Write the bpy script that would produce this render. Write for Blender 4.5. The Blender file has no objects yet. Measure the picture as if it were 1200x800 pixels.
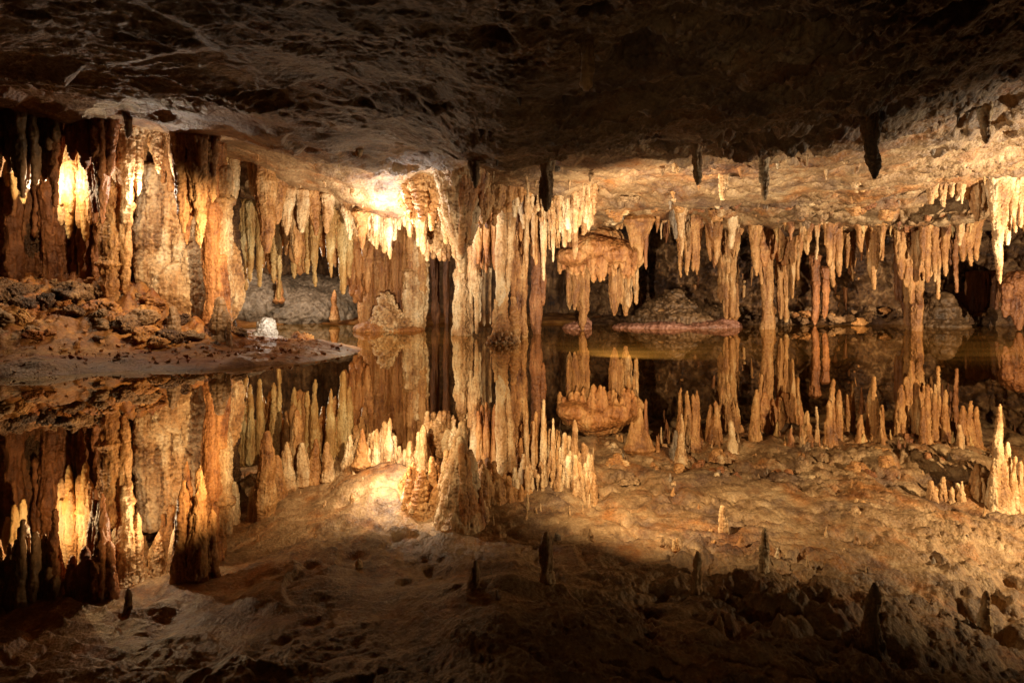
import bpy, bmesh, math, random
import numpy as np
from mathutils import Vector, noise as mnoise
random.seed(7)
rng = np.random.default_rng(7)
scene = bpy.context.scene
COL = scene.collection

# ---------------------------------------------------------------- survey helpers
F, CX, HY, EYE = 800.0, 600.0, 330.0, 1.0
def P(px, py, d):
    """Surveyed point of the cave: bearing, elevation and distance from the boardwalk."""
    return Vector(((px-CX)/F*d, d, EYE+(HY-py)/F*d))

# ---------------------------------------------------------------- noise
def _h(ix, iy, iz, s):
    h = (ix.astype(np.uint32)*np.uint32(374761393) + iy.astype(np.uint32)*np.uint32(668265263)
         + iz.astype(np.uint32)*np.uint32(2246822519) + np.uint32((s*3266489917) & 0xffffffff))
    h = (h ^ (h >> np.uint32(13)))*np.uint32(1274126177)
    h = (h ^ (h >> np.uint32(16)))*np.uint32(2654435761)
    h = h ^ (h >> np.uint32(15))
    return h.astype(np.float32)/np.float32(4294967295.0)
def vnoise(p, s=0):
    p = np.asarray(p, np.float64)
    i = np.floor(p).astype(np.int64); f = (p-i).astype(np.float32)
    u = f*f*f*(f*(f*6-15)+10)
    r = 0
    for dx in (0, 1):
        wx = u[:, 0] if dx else 1-u[:, 0]
        for dy in (0, 1):
            wy = u[:, 1] if dy else 1-u[:, 1]
            for dz in (0, 1):
                wz = u[:, 2] if dz else 1-u[:, 2]
                r = r + wx*wy*wz*_h(i[:, 0]+dx, i[:, 1]+dy, i[:, 2]+dz, s)
    return r*2-1
ROT = np.array([[0.36, 0.48, -0.8], [-0.8, 0.6, 0.0], [0.48, 0.64, 0.6]])
def fbm(p, o=4, s=0, gain=.5, ridge=False):
    p = np.asarray(p, np.float64); a = 1.0; r = 0; t = 0
    for k in range(o):
        n = vnoise(p, s+k*17)
        if ridge: n = 1-2*np.abs(n)
        r = r + a*n; t += a; a *= gain
        p = (p @ ROT.T)*2.03+11.3
    return r/t
def worley(p, s=0):
    p = np.asarray(p, np.float64)
    i = np.floor(p).astype(np.int64); f = p-i
    f1 = np.full(len(p), 9.0); f2 = np.full(len(p), 9.0)
    for dx in (-1, 0, 1):
        for dy in (-1, 0, 1):
            for dz in (-1, 0, 1):
                a, b, c = i[:, 0]+dx, i[:, 1]+dy, i[:, 2]+dz
                d = (dx+_h(a, b, c, s)-f[:, 0])**2+(dy+_h(a, b, c, s+1)-f[:, 1])**2+(dz+_h(a, b, c, s+2)-f[:, 2])**2
                f2 = np.where(d < f1, f1, np.minimum(f2, d)); f1 = np.minimum(f1, d)
    return np.sqrt(f1), np.sqrt(f2)

# ---------------------------------------------------------------- materials
def rock_mat(name, cols, streak=.18, scale=1.6, bump=.5, rough=(.3, .8), spots=.35, pop=.4, spec=.5, crevice_shade=.75):
    """cols: 4 base colours from dark to light"""
    m = bpy.data.materials.new(name); m.use_nodes = True
    nt = m.node_tree; N = nt.nodes; L = nt.links; N.clear()
    out = N.new('ShaderNodeOutputMaterial'); b = N.new('ShaderNodeBsdfPrincipled')
    L.new(b.outputs[0], out.inputs[0])
    g = N.new('ShaderNodeNewGeometry')
    mp = N.new('ShaderNodeMapping'); mp.inputs['Scale'].default_value = (1, 1, streak)
    L.new(g.outputs['Position'], mp.inputs['Vector'])
    def noise(vec, sc, det=6, ro=.6, dist=0.):
        n = N.new('ShaderNodeTexNoise'); n.inputs['Scale'].default_value = sc
        n.inputs['Detail'].default_value = det; n.inputs['Roughness'].default_value = ro
        n.inputs['Distortion'].default_value = dist
        L.new(vec, n.inputs['Vector']); return n.outputs['Fac']
    n1 = noise(mp.outputs[0], scale*3.2, 8, .65, .4)
    n2 = noise(g.outputs['Position'], scale*1.1, 5, .6)
    n3 = noise(g.outputs['Position'], scale*22, 4, .7)
    def math_(op, a, bb):
        x = N.new('ShaderNodeMath'); x.operation = op
        for k, v in enumerate((a, bb)):
            if isinstance(v, (int, float)): x.inputs[k].default_value = v
            else: L.new(v, x.inputs[k])
        return x.outputs[0]
    mixv = math_('ADD', math_('MULTIPLY', n1, .55), math_('MULTIPLY', n2, .45))
    cr = N.new('ShaderNodeValToRGB'); e = cr.color_ramp.elements
    e[0].position, e[1].position = .34, .66
    e[0].color, e[1].color = (*cols[0], 1), (*cols[3], 1)
    x = e.new(.46); x.color = (*cols[1], 1); x = e.new(.55); x.color = (*cols[2], 1)
    L.new(mixv, cr.inputs[0])
    # fine pits and crystals
    cr2 = N.new('ShaderNodeValToRGB'); e = cr2.color_ramp.elements
    e[0].position, e[1].position = .3, .62
    e[0].color, e[1].color = (.45, .4, .36, 1), (1.08, 1.06, 1.03, 1)
    L.new(n3, cr2.inputs[0])
    mx = N.new('ShaderNodeMix'); mx.data_type = 'RGBA'; mx.blend_type = 'MULTIPLY'
    mx.inputs[0].default_value = spots
    L.new(cr.outputs[0], mx.inputs[6]); L.new(cr2.outputs[0], mx.inputs[7])
    pt = N.new('ShaderNodeValToRGB'); e = pt.color_ramp.elements  # shade painted into the colour: crevices darkened, ridges lightened
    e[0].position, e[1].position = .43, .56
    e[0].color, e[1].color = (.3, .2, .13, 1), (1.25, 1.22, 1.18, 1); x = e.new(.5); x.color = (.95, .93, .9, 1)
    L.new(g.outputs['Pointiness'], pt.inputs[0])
    m2 = N.new('ShaderNodeMix'); m2.data_type = 'RGBA'; m2.blend_type = 'MULTIPLY'; m2.inputs[0].default_value = crevice_shade
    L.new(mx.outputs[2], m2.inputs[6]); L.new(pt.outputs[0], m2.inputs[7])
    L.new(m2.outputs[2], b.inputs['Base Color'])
    mr = N.new('ShaderNodeMapRange'); mr.inputs[3].default_value, mr.inputs[4].default_value = rough
    L.new(n2, mr.inputs[0]); L.new(mr.outputs[0], b.inputs['Roughness'])
    b.inputs['Specular IOR Level'].default_value = spec
    vo = N.new('ShaderNodeTexVoronoi'); vo.inputs['Scale'].default_value = scale*16
    L.new(g.outputs['Position'], vo.inputs['Vector'])
    n4 = noise(mp.outputs[0], scale*14, 6, .7)
    hh = math_('ADD', math_('ADD', math_('MULTIPLY', n4, .8), math_('MULTIPLY', n3, .35)), math_('MULTIPLY', vo.outputs['Distance'], -pop))
    bp = N.new('ShaderNodeBump'); bp.inputs['Strength'].default_value = bump; bp.inputs['Distance'].default_value = .035
    L.new(hh, bp.inputs['Height']); L.new(bp.outputs[0], b.inputs['Normal'])
    return m
M = {}
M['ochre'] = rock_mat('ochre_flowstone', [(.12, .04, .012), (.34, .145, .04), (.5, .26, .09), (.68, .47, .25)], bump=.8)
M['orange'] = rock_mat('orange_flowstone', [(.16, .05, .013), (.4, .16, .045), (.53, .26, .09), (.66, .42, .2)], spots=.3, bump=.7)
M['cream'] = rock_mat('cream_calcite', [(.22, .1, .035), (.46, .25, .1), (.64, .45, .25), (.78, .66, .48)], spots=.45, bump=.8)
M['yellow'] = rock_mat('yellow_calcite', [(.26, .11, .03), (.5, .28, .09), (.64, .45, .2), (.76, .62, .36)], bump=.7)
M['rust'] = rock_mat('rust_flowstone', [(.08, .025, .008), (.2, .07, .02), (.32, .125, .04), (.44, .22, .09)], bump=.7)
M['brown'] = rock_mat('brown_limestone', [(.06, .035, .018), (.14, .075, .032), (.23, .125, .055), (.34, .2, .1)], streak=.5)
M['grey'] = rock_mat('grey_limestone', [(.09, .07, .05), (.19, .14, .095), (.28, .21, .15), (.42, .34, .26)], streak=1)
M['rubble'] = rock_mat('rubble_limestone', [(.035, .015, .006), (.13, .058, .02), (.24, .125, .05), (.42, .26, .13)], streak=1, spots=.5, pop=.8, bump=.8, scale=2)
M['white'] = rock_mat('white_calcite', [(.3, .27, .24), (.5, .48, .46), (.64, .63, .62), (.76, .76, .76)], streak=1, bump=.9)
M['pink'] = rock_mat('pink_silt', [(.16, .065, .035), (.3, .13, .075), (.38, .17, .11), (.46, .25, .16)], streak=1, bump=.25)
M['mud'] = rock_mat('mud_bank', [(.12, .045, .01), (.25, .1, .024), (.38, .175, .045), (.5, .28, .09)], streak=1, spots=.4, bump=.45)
M['ceiling'] = rock_mat('ceiling_limestone', [(.14, .075, .032), (.3, .175, .08), (.42, .27, .135), (.58, .42, .25)], streak=1, spots=.75, pop=.5, bump=.75, crevice_shade=.65)

def patches(m, tint, scale, lo, hi):
    """large mineral stains over a rock material"""
    nt = m.node_tree; N = nt.nodes; L = nt.links
    b = next(n for n in N if n.type == 'BSDF_PRINCIPLED'); src = b.inputs['Base Color'].links[0].from_socket
    g = next(n for n in N if n.type == 'NEW_GEOMETRY')
    n = N.new('ShaderNodeTexNoise'); n.inputs['Scale'].default_value = scale; n.inputs['Detail'].default_value = 7; n.inputs['Roughness'].default_value = .68
    L.new(g.outputs['Position'], n.inputs['Vector'])
    r = N.new('ShaderNodeMapRange'); r.inputs[1].default_value, r.inputs[2].default_value = lo, hi; L.new(n.outputs['Fac'], r.inputs[0])
    x = N.new('ShaderNodeMix'); x.data_type = 'RGBA'; x.blend_type = 'MULTIPLY'; x.inputs[7].default_value = (*tint, 1)
    L.new(r.outputs[0], x.inputs[0]); L.new(src, x.inputs[6]); L.new(x.outputs[2], b.inputs['Base Color'])
patches(M['ceiling'], (.42, .38, .44), .9, .5, .62)
patches(M['ceiling'], (.95, .62, .34), 1.5, .5, .66)
patches(M['rubble'], (.35, .28, .25), 1.2, .5, .6)
for k in ('ochre', 'orange', 'cream', 'rust'): patches(M[k], (.42, .3, .2), 2.6, .54, .68)
patches(M['mud'], (.8, .55, .34), 1.8, .48, .62)
# ---------------------------------------------------------------- mesh helpers
def mesh_from(v, f, name):
    me = bpy.data.meshes.new(name)
    v = np.asarray(v, np.float32); f = np.asarray(f, np.int32)
    me.vertices.add(len(v)); me.vertices.foreach_set('co', v.ravel())
    k = f.shape[1]
    me.loops.add(f.size); me.loops.foreach_set('vertex_index', f.ravel())
    me.polygons.add(len(f)); me.polygons.foreach_set('loop_start', np.arange(0, f.size, k, dtype=np.int32))
    me.update(calc_edges=True); me.validate()
    me.polygons.foreach_set('use_smooth', np.ones(len(me.polygons), bool))
    return me
def grid_faces(nu, nv):
    a = (np.arange(nu-1)[:, None]*nv+np.arange(nv-1)[None]).ravel()
    return np.stack([a, a+1, a+nv+1, a+nv], 1)
def link(me, name, mat=None, parent=None):
    o = bpy.data.objects.new(name, me); COL.objects.link(o)
    if mat: me.materials.clear(); me.materials.append(M[mat])
    if parent: o.parent = parent
    return o
def tag(o, label, cat, group=None):
    o['label'] = label; o['category'] = cat
    if group: o['group'] = group
    return o
def tube_into(bm, pts, seg=10, flat=1.0):
    rings = []
    for q in pts:
        x, y, z, r = q[:4]; fx = q[4] if len(q) > 4 else flat
        rings.append([bm.verts.new((x+r*math.cos(a), y+r*fx*math.sin(a), z)) for a in (2*math.pi*k/seg for k in range(seg))])
    for a, b in zip(rings, rings[1:]):
        for k in range(seg):
            bm.faces.new((a[k], a[(k+1) % seg], b[(k+1) % seg], b[k]))
    bm.faces.new(rings[0][::-1]); bm.faces.new(rings[-1])
def ball_into(bm, c, r, sub=2):
    g = bmesh.ops.create_icosphere(bm, subdivisions=sub, radius=1)
    for v in g['verts']:
        v.co = Vector((c[0]+v.co.x*r[0], c[1]+v.co.y*r[1], c[2]+v.co.z*r[2]))
TMP = None
def fuse(bm, voxel):
    """one continuous skin over everything in bm"""
    me = bpy.data.meshes.new('raw'); bm.normal_update(); bm.to_mesh(me); bm.free()
    o = bpy.data.objects.new('raw', me); COL.objects.link(o)
    md = o.modifiers.new('r', 'REMESH'); md.mode = 'VOXEL'; md.voxel_size = voxel
    dg = bpy.context.evaluated_depsgraph_get(); dg.update()
    res = bpy.data.meshes.new_from_object(o.evaluated_get(dg))
    bpy.data.objects.remove(o); bpy.data.meshes.remove(me)
    return res
SEED = [100]
def roughen(me, amp, flute=1.0, fine=.35, freq=5.0, zs=.22, pop=0.0, smooth=1):
    n = len(me.vertices)
    co = np.empty(n*3, np.float32); me.vertices.foreach_get('co', co); co = co.reshape(-1, 3)
    ed = np.empty(len(me.edges)*2, np.int32); me.edges.foreach_get('vertices', ed); ed = ed.reshape(-1, 2)
    for _ in range(smooth):
        acc = np.zeros_like(co); cnt = np.zeros(n, np.float32)
        np.add.at(acc, ed[:, 0], co[ed[:, 1]]); np.add.at(acc, ed[:, 1], co[ed[:, 0]])
        np.add.at(cnt, ed[:, 0], 1); np.add.at(cnt, ed[:, 1], 1)
        co = .5*co+.5*acc/np.maximum(cnt, 1)[:, None]
    me.vertices.foreach_set('co', co.ravel()); me.update()
    nr = np.empty(n*3, np.float32); me.vertex_normals.foreach_get('vector', nr); nr = nr.reshape(-1, 3)
    SEED[0] += 31; s = SEED[0]
    q = co*np.array([1, 1, zs])*freq
    w = fbm(co*1.3, 2, s+5)[:, None]*.35
    d = flute*(fbm(q*1.9+w, 3, s, ridge=True)*.9+.5*fbm(q*np.array([5, 5, 3])+w, 3, s+1, ridge=True)) + 1.0*fbm(co*freq*.6, 3, s+3) + 1.3*fine*fbm(co*freq*4.5, 3, s+7, ridge=True)
    if pop:
        f1, _ = worley(co*freq*3.0, s+9); d = d+pop*(.6-f1)*2
    co = co+nr*(d*amp)[:, None]
    co[:, 2] += amp*.5*fbm(co*freq*.5, 2, s+13)
    me.vertices.foreach_set('co', co.astype(np.float32).ravel()); me.update()
    me.polygons.foreach_set('use_smooth', np.ones(len(me.polygons), bool))
    return me
def recenter(me, org):
    n = len(me.vertices); co = np.empty(n*3, np.float32); me.vertices.foreach_get('co', co)
    co = co.reshape(-1, 3)-np.array(org, np.float32); me.vertices.foreach_set('co', co.ravel()); me.update()

# pieces of dripstone, all in survey units; each returns a list of tubes (x,y,z,r)
def stem1(px, y0, y1, r0, r1, d, dx=0, dd=0, pw=1.0, n=12, wob=.12, belly=0, flare=.3):
    out = []; s = d/F
    ph = random.uniform(0, 9)
    for k in range(n):
        t = k/(n-1); u = t**pw
        r = (r0+(r1-r0)*u+belly*math.sin(math.pi*t)+flare*r0*math.exp(-t*9))*(1+wob*math.sin(ph+t*13)*.7+random.uniform(-wob, wob)*.7)
        c = P(px+dx*t+r0*wob*1.3*math.sin(ph*2+t*5)*t, y0+(y1-y0)*t, d+dd*t)
        out.append((c.x, c.y, c.z, max(r, .5)*s))
    v = -1 if y1 > y0 else 1; e = out[0]
    out.insert(0, (e[0], e[1], e[2]-v*e[3]*.5, e[3]*.55))
    e = out[-1]
    out.append((e[0], e[1], e[2]+v*e[3]*1.2, e[3]*.7)); out.append((e[0], e[1], e[2]+v*e[3]*2.8, e[3]*.3))
    return out
def st(px, y0, y1, r0, r1, d, dx=0, dd=0, pw=1.0, n=12, wob=.12, belly=0, ribs=None, flare=.3):
    """tapered hanging or standing stem from elevation y0 (radius r0) to y1 (radius r1), with ribs grown onto it"""
    res = [stem1(px, y0, y1, r0, r1, d, dx, dd, pw, n, wob, belly, flare)]
    k = int(2+r0/3) if ribs is None else ribs
    if r0 < 4: k = min(k, 1)
    for _ in range(k):
        a = random.uniform(0, 2*math.pi); L = random.uniform(.25, .8); rr = r0*random.uniform(.25, .5)
        o = r0*.75
        res.append(stem1(px+o*math.cos(a), y0, y0+(y1-y0)*L, rr, rr*.25, d+o*.9*math.sin(a)*d/F, dx*L-o*.55*math.cos(a)*L*(r0-r1)/max(r0, 1), dd*L-o*.5*math.sin(a)*d/F*L, pw, 9, .16, 0, .2))
    return res
def org(px0, px1, y0, y1s, d, n, r=None, depth=.12, tip=.35, jit=5, pw=1.6):
    """row of fused pipes: a drapery whose lower edge follows y1s"""
    out = []; r = r or (px1-px0)/n*.85
    xs = np.linspace(0, 1, len(y1s))
    for k in range(n):
        t = (k+.5)/n + random.uniform(-.3, .3)/n
        yb = float(np.interp(t, xs, y1s))+random.uniform(-jit, jit)
        rr = r*random.uniform(.7, 1.25)
        out += [stem1(px0+(px1-px0)*t, y0, yb, rr, rr*tip, d+random.uniform(-depth, depth), random.uniform(-1.5, 1.5), 0, pw, 10, .13, 0, .1)]
        if random.random() < .7:
            q = random.uniform(.3, .97); r2 = rr*random.uniform(.3, .5)
            out += [stem1(px0+(px1-px0)*t+random.uniform(-rr, rr)*.8, y0, y0+(yb-y0)*q, r2, r2*.4, d-rr*d/F*.8+random.uniform(-depth, depth)*.4, 0, 0, 1, 8, .18, 0, .1)]
    return out
def blob(px, py, rx, ry, d, rd=None):
    c = P(px, py, d); s = d/F
    return ('ball', (c.x, c.y, c.z), (rx*s, (rd or rx)*s, ry*s))
def build(pieces, voxel, amp, **kw):
    bm = bmesh.new(); voxel *= .68
    for p in pieces:
        if isinstance(p, tuple) and p[0] == 'ball': ball_into(bm, p[1], p[2])
        else: tube_into(bm, p)
    return roughen(fuse(bm, voxel), amp, **kw)
def thing(name, label, cat, at, parts, group=None):
    """parts: list of (part name, pieces, material, voxel, amp, kwargs); one part = a one-mesh thing"""
    org_ = P(*at)
    if len(parts) == 1:
        pn, pc, mt, vx, am, kw = parts[0]
        me = build(pc, vx, am, **kw); recenter(me, org_)
        o = link(me, name, mt); o.location = org_
    else:
        o = bpy.data.objects.new(name, None); COL.objects.link(o); o.location = org_; o.empty_display_size = .1
        for pn, pc, mt, vx, am, kw in parts:
            me = build(pc, vx, am, **kw); recenter(me, org_); me.name = pn
            link(me, pn, mt, o)
    return tag(o, label, cat, group)

# ---------------------------------------------------------------- ceiling
CD = [1.0, 2.0, 3.4, 5, 6.5, 7.5, 8.5, 10, 11.5, 13, 14.5, 17, 21]
CY = {
 -700: [-1100, -420, -130, 0, 60, 82, 100, 116, 130, 142, 152, 165, 190],
   0:  [-900, -300, -50, 40, 85, 102, 117, 130, 140, 150, 160, 170, 190],
  150: [-880, -290, -35, 45, 95, 114, 130, 150, 165, 180, 190, 200, 210],
  250: [-860, -280, -25, 55, 105, 128, 148, 168, 182, 205, 215, 225, 230],
  350: [-850, -275, -15, 65, 115, 140, 160, 185, 214, 244, 232, 235, 238],
  450: [-850, -275, -5, 75, 128, 146, 166, 202, 246, 246, 240, 240, 242],
  500: [-850, -275, 0, 80, 144, 166, 164, 192, 236, 244, 240, 240, 242],
  545: [-850, -275, 5, 92, 162, 191, 172, 196, 232, 243, 240, 240, 242],
  600: [-850, -275, 5, 98, 170, 199, 179, 200, 228, 243, 240, 240, 242],
  650: [-850, -275, 5, 94, 162, 189, 178, 203, 232, 255, 248, 246, 246],
  700: [-850, -275, 5, 88, 152, 176, 178, 206, 236, 263, 256, 252, 250],
  800: [-850, -275, 5, 80, 138, 162, 179, 207, 234, 260, 263, 258, 255],
  900: [-850, -275, 5, 76, 134, 161, 180, 208, 236, 262, 267, 262, 258],
 1000: [-855, -280, 0, 66, 122, 152, 174, 206, 236, 264, 270, 265, 260],
 1100: [-865, -290, -20, 46, 98, 127, 156, 199, 232, 262, 270, 265, 260],
 1200: [-900, -320, -60, 12, 66, 100, 140, 190, 222, 252, 264, 260, 258],
 1800: [-1000, -400, -130, -50, 5, 45, 100, 170, 210, 245, 262, 260, 258]}
KX = sorted(CY)
def ceil_base(px, d):
    x = (px-CX)/F*d
    q = np.stack([x, d, 0*x], 1); far = np.clip((d-9)/3, 0, 1)
    px = px+14*fbm(q*1.1, 3, 91)
    d = d*(1+far*.13*fbm(q*np.array([1.5, .8, 1]), 4, 92)+.015*fbm(q*.9, 2, 93))
    ld = np.log(d); lcd = np.log(CD)
    cols = np.stack([EYE+(HY-np.array(CY[k]))/F*np.array(CD) for k in KX])
    zi = np.stack([np.interp(ld, lcd, c) for c in cols], -1)
    kx = np.array(KX, float)
    j = np.clip(np.searchsorted(kx, px)-1, 0, len(kx)-2)
    t = np.clip((px-kx[j])/(kx[j+1]-kx[j]), 0, 1); t = t*t*(3-2*t)*.6+t*.4
    r = np.arange(len(px))
    return zi[r, j]*(1-t)+zi[r, j+1]*t + .07*fbm(q*.8, 3, 94)*np.clip(1-far*.3, 0, 1) + .12*far*fbm(q*1.1, 3, 95)*np.clip((px-640)/150, 0, 1)
def ceil_z(px, d): return float(ceil_base(np.array([float(px)]), np.array([float(d)]))[0])
def make_ceiling():
    nu, nd = 1250, 780
    px = 600+np.sinh(np.linspace(-1.55, 1.5, nu))*560
    td = np.linspace(0, 1, nd)
    d = 1.0*(20.5/1.0)**(td**.8)
    PX, D = np.meshgrid(px, d, indexing='ij')
    z = ceil_base(PX.ravel(), D.ravel()).reshape(nu, nd)
    for _ in range(6):
        z[1:-1] = (z[:-2]+2*z[1:-1]+z[2:])/4; z[:, 1:-1] = (z[:, :-2]+2*z[:, 1:-1]+z[:, 2:])/4
    X = (PX-CX)/F*D
    p = np.stack([X.ravel(), D.ravel(), z.ravel()], 1)
    n1 = fbm(p*.9, 3, 1)
    # bedding scarps
    c = (p[:, 0]*.42+p[:, 1]*.75)*1.15+1.4*fbm(p*.55, 3, 2)
    fr = c-np.floor(c)
    sc = np.where(fr < .86, fr/.86, (1-fr)/.14)
    mask = np.clip(.5+1.2*vnoise(p*.8, 4), 0, 1)
    rightness = np.clip((PX.ravel()-560)/250, 0, 1)
    band = np.clip(.5+1.9*fbm(p*np.array([.55, 1.1, 1])+3.3, 3, 55), 0, 1)          # craggy belts
    crag = .18+.25*band*(1-rightness)+rightness*(.25+.95*band)
    dz = .07*n1 - .15*sc*mask*(1-.3*rightness)
    c2 = (p[:, 0]*.3+p[:, 1]*.95)*3.1+1.6*fbm(p*.9, 3, 12); f2 = c2-np.floor(c2)
    dz -= .06*np.where(f2 < .9, f2/.9, (1-f2)/.1)*np.clip(.2+1.8*vnoise(p*1.1, 14), 0, 1)
    c3 = (p[:, 0]*.22+p[:, 1]*.97)*8+1.8*fbm(p*1.4, 3, 16); f3 = c3-np.floor(c3)
    dz -= .018*np.where(f3 < .9, f3/.9, (1-f3)/.1)*np.clip(.2+1.8*vnoise(p*1.9, 18), 0, 1)
    w1, w2 = worley(p*np.array([2.6, 2.6, 1.0])+.5*n1[:, None], 21)
    dz -= .1*crag*rightness*np.clip(.6-w1, -.3, .6)*(1+.6*n1)
    w1, w2 = worley(p*np.array([6, 6, 3])+.4*n1[:, None], 33)
    dz -= .075*crag*(.55-w1)*np.clip(.5+1.5*vnoise(p*1.2, 35), 0, 1.3)
    w1, _ = worley(p*14, 31)
    dz -= .035*crag*(.6-w1)*np.clip(.5+1.6*vnoise(p*1.7, 6), 0.05, 1.3)
    dz += .05*fbm(p*3.2, 5, 8, gain=.58, ridge=True)*crag + .011*fbm(p*17, 3, 9, ridge=True)*(.4+crag)
    pit = np.clip(fbm(p*2.3, 3, 41)-.2, 0, 1)
    dz += pit*.5*np.minimum(crag, 1)
    lat = .05*fbm(p*3, 3, 51)
    p[:, 2] += dz; p[:, 0] += lat; p[:, 1] += .05*fbm(p*3, 3, 52)
    o = link(mesh_from(p, grid_faces(nu, nd)[:, ::-1], 'cave_ceiling'), 'cave_ceiling', 'ceiling')
    o['kind'] = 'structure'
    return o
make_ceiling()

# ---------------------------------------------------------------- side and back walls
def make_wall():
    path = [(-9.5, 2), (-9.4, 6), (-8.9, 9), (-7.7, 10.6), (-6.2, 10.9), (-5.0, 11.0), (-4.75, 11.9), (-6.2, 14.5), (-7.3, 17.5), (-5.2, 19.6),
            (-2, 20), (1, 19.6), (2.6, 18.4), (3.6, 17.2), (6, 16.9), (8.5, 16.8), (11, 16.2), (13.3, 13), (14, 8), (14, 2)]
    pts = np.array(path, float); seg = np.hypot(*np.diff(pts, axis=0).T); L = np.r_[0, np.cumsum(seg)]
    nu = 2300; s = np.linspace(0, L[-1], nu)
    xy = np.stack([np.interp(s, L, pts[:, k]) for k in (0, 1)], 1)
    for _ in range(130):
        xy[1:-1] = (xy[:-2]+2*xy[1:-1]+xy[2:])/4
    tan = np.gradient(xy, axis=0); tan /= np.linalg.norm(tan, axis=1)[:, None]
    nrm = np.stack([tan[:, 1], -tan[:, 0]], 1)
    nv = 190; z = np.linspace(-.4, 4.2, nv)
    p = np.empty((nu, nv, 3)); p[..., :2] = xy[:, None]; p[..., 2] = z
    q = p.reshape(-1, 3)
    back = np.clip((q[:, 1]-13)/2, 0, 1)*np.clip((q[:, 0]-1.5)/1.5, 0, 1)
    w1, w2 = worley(q*np.array([1.7, 1.7, 1.9]), 61)
    dd = .22*fbm(q*.8, 3, 62)+(.1+.35*back)*(.6-w1)
    w1, _ = worley(q*4.2, 64); dd += (.05+.2*back)*(.55-w1)
    w1, _ = worley(q*9.5, 65); dd += (.02+.09*back)*(.55-w1)
    dd += back*(.16*fbm(q*np.array([2.6, 2.6, 1.6]), 5, 68, gain=.6, ridge=True)-.3*np.clip(fbm(q*1.9, 3, 69)-.15, 0, 1))
    dd += .05*fbm(q*6, 3, 66)+(.1*(1-back))*fbm(q*np.array([4.5, 4.5, .5]), 3, 67, ridge=True)
    dd += back*np.clip((1.0-q[:, 2])/1.2, -.3, 1.2)*.55          # foot of the slope comes forward
    q[:, :2] += np.repeat(nrm, nv, 0)*dd[:, None]
    o = link(mesh_from(q, grid_faces(nu, nv), 'cave_wall'), 'cave_wall', 'rubble'); o['kind'] = 'structure'
    return o
WALL = make_wall()

# ---------------------------------------------------------------- water and mud banks
def make_water():
    me = mesh_from([(-30, -3, 0), (30, -3, 0), (30, 24, 0), (-30, 24, 0)], [(0, 1, 2, 3)], 'lake_water')
    m = bpy.data.materials.new('still_amber_water'); m.use_nodes = True
    nt = m.node_tree; N = nt.nodes; L = nt.links; N.clear()
    out = N.new('ShaderNodeOutputMaterial'); mix = N.new('ShaderNodeMixShader')
    gl = N.new('ShaderNodeBsdfGlossy'); gl.inputs['Color'].default_value = (.8, .71, .56, 1); gl.inputs['Roughness'].default_value = 0
    df = N.new('ShaderNodeBsdfDiffuse')
    g = N.new('ShaderNodeNewGeometry'); mp = N.new('ShaderNodeMapping'); mp.inputs['Scale'].default_value = (.5, 2.2, 1)
    ns = N.new('ShaderNodeTexNoise'); ns.inputs['Scale'].default_value = 1.0; ns.inputs['Detail'].default_value = 4
    cr = N.new('ShaderNodeValToRGB'); e = cr.color_ramp.elements
    e[0].position, e[1].position = .35, .7; e[0].color, e[1].color = (.16, .07, .012, 1), (.42, .21, .045, 1)
    L.new(g.outputs['Position'], mp.inputs[0]); L.new(mp.outputs[0], ns.inputs['Vector']); L.new(ns.outputs['Fac'], cr.inputs[0])
    L.new(cr.outputs[0], df.inputs['Color'])
    mix.inputs[0].default_value = .86
    L.new(df.outputs[0], mix.inputs[1]); L.new(gl.outputs[0], mix.inputs[2]); L.new(mix.outputs[0], out.inputs[0])
    o = bpy.data.objects.new('lake_water', me); COL.objects.link(o); me.materials.append(m); o['kind'] = 'structure'
make_water()

BANK_EDGE = [(-9.5, 6.0), (-7.2, 6.8), (-5.3, 7.05), (-4.3, 7.6), (-3.4, 7.75), (-2.6, 8.5), (-2.25, 9.6), (-2.35, 10.2), (-2.75, 10.7), (-3.6, 11.2), (-4.0, 12.0), (-4.6, 13)]
def bank_h(x, y):
    """height of the left mud bank over the water, from the distance inside its shoreline"""
    e = np.array(BANK_EDGE); best = np.full(x.shape, 1e9); side = np.zeros(x.shape)
    for (x0, y0), (x1, y1) in zip(e, e[1:]):
        dx, dy = x1-x0, y1-y0; L2 = dx*dx+dy*dy
        t = np.clip(((x-x0)*dx+(y-y0)*dy)/L2, 0, 1)
        qx, qy = x-x0-t*dx, y-y0-t*dy; dist = np.hypot(qx, qy)
        cr = dx*(y-y0)-dy*(x-x0)
        up = dist < best; best = np.where(up, dist, best); side = np.where(up, np.sign(cr), side)
    s = best*side
    pile = np.clip((s-.7)/1.7, 0, 1); pile = pile*pile*(3-2*pile)
    lft = np.clip((-3.6-x)/2.2, 0, 1)
    h = np.where(s < 0, s*.5, .14*(1-np.exp(-np.clip(s, 0, 9)/.35)))+pile*(.08+.62*lft)
    return h, s, pile
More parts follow.
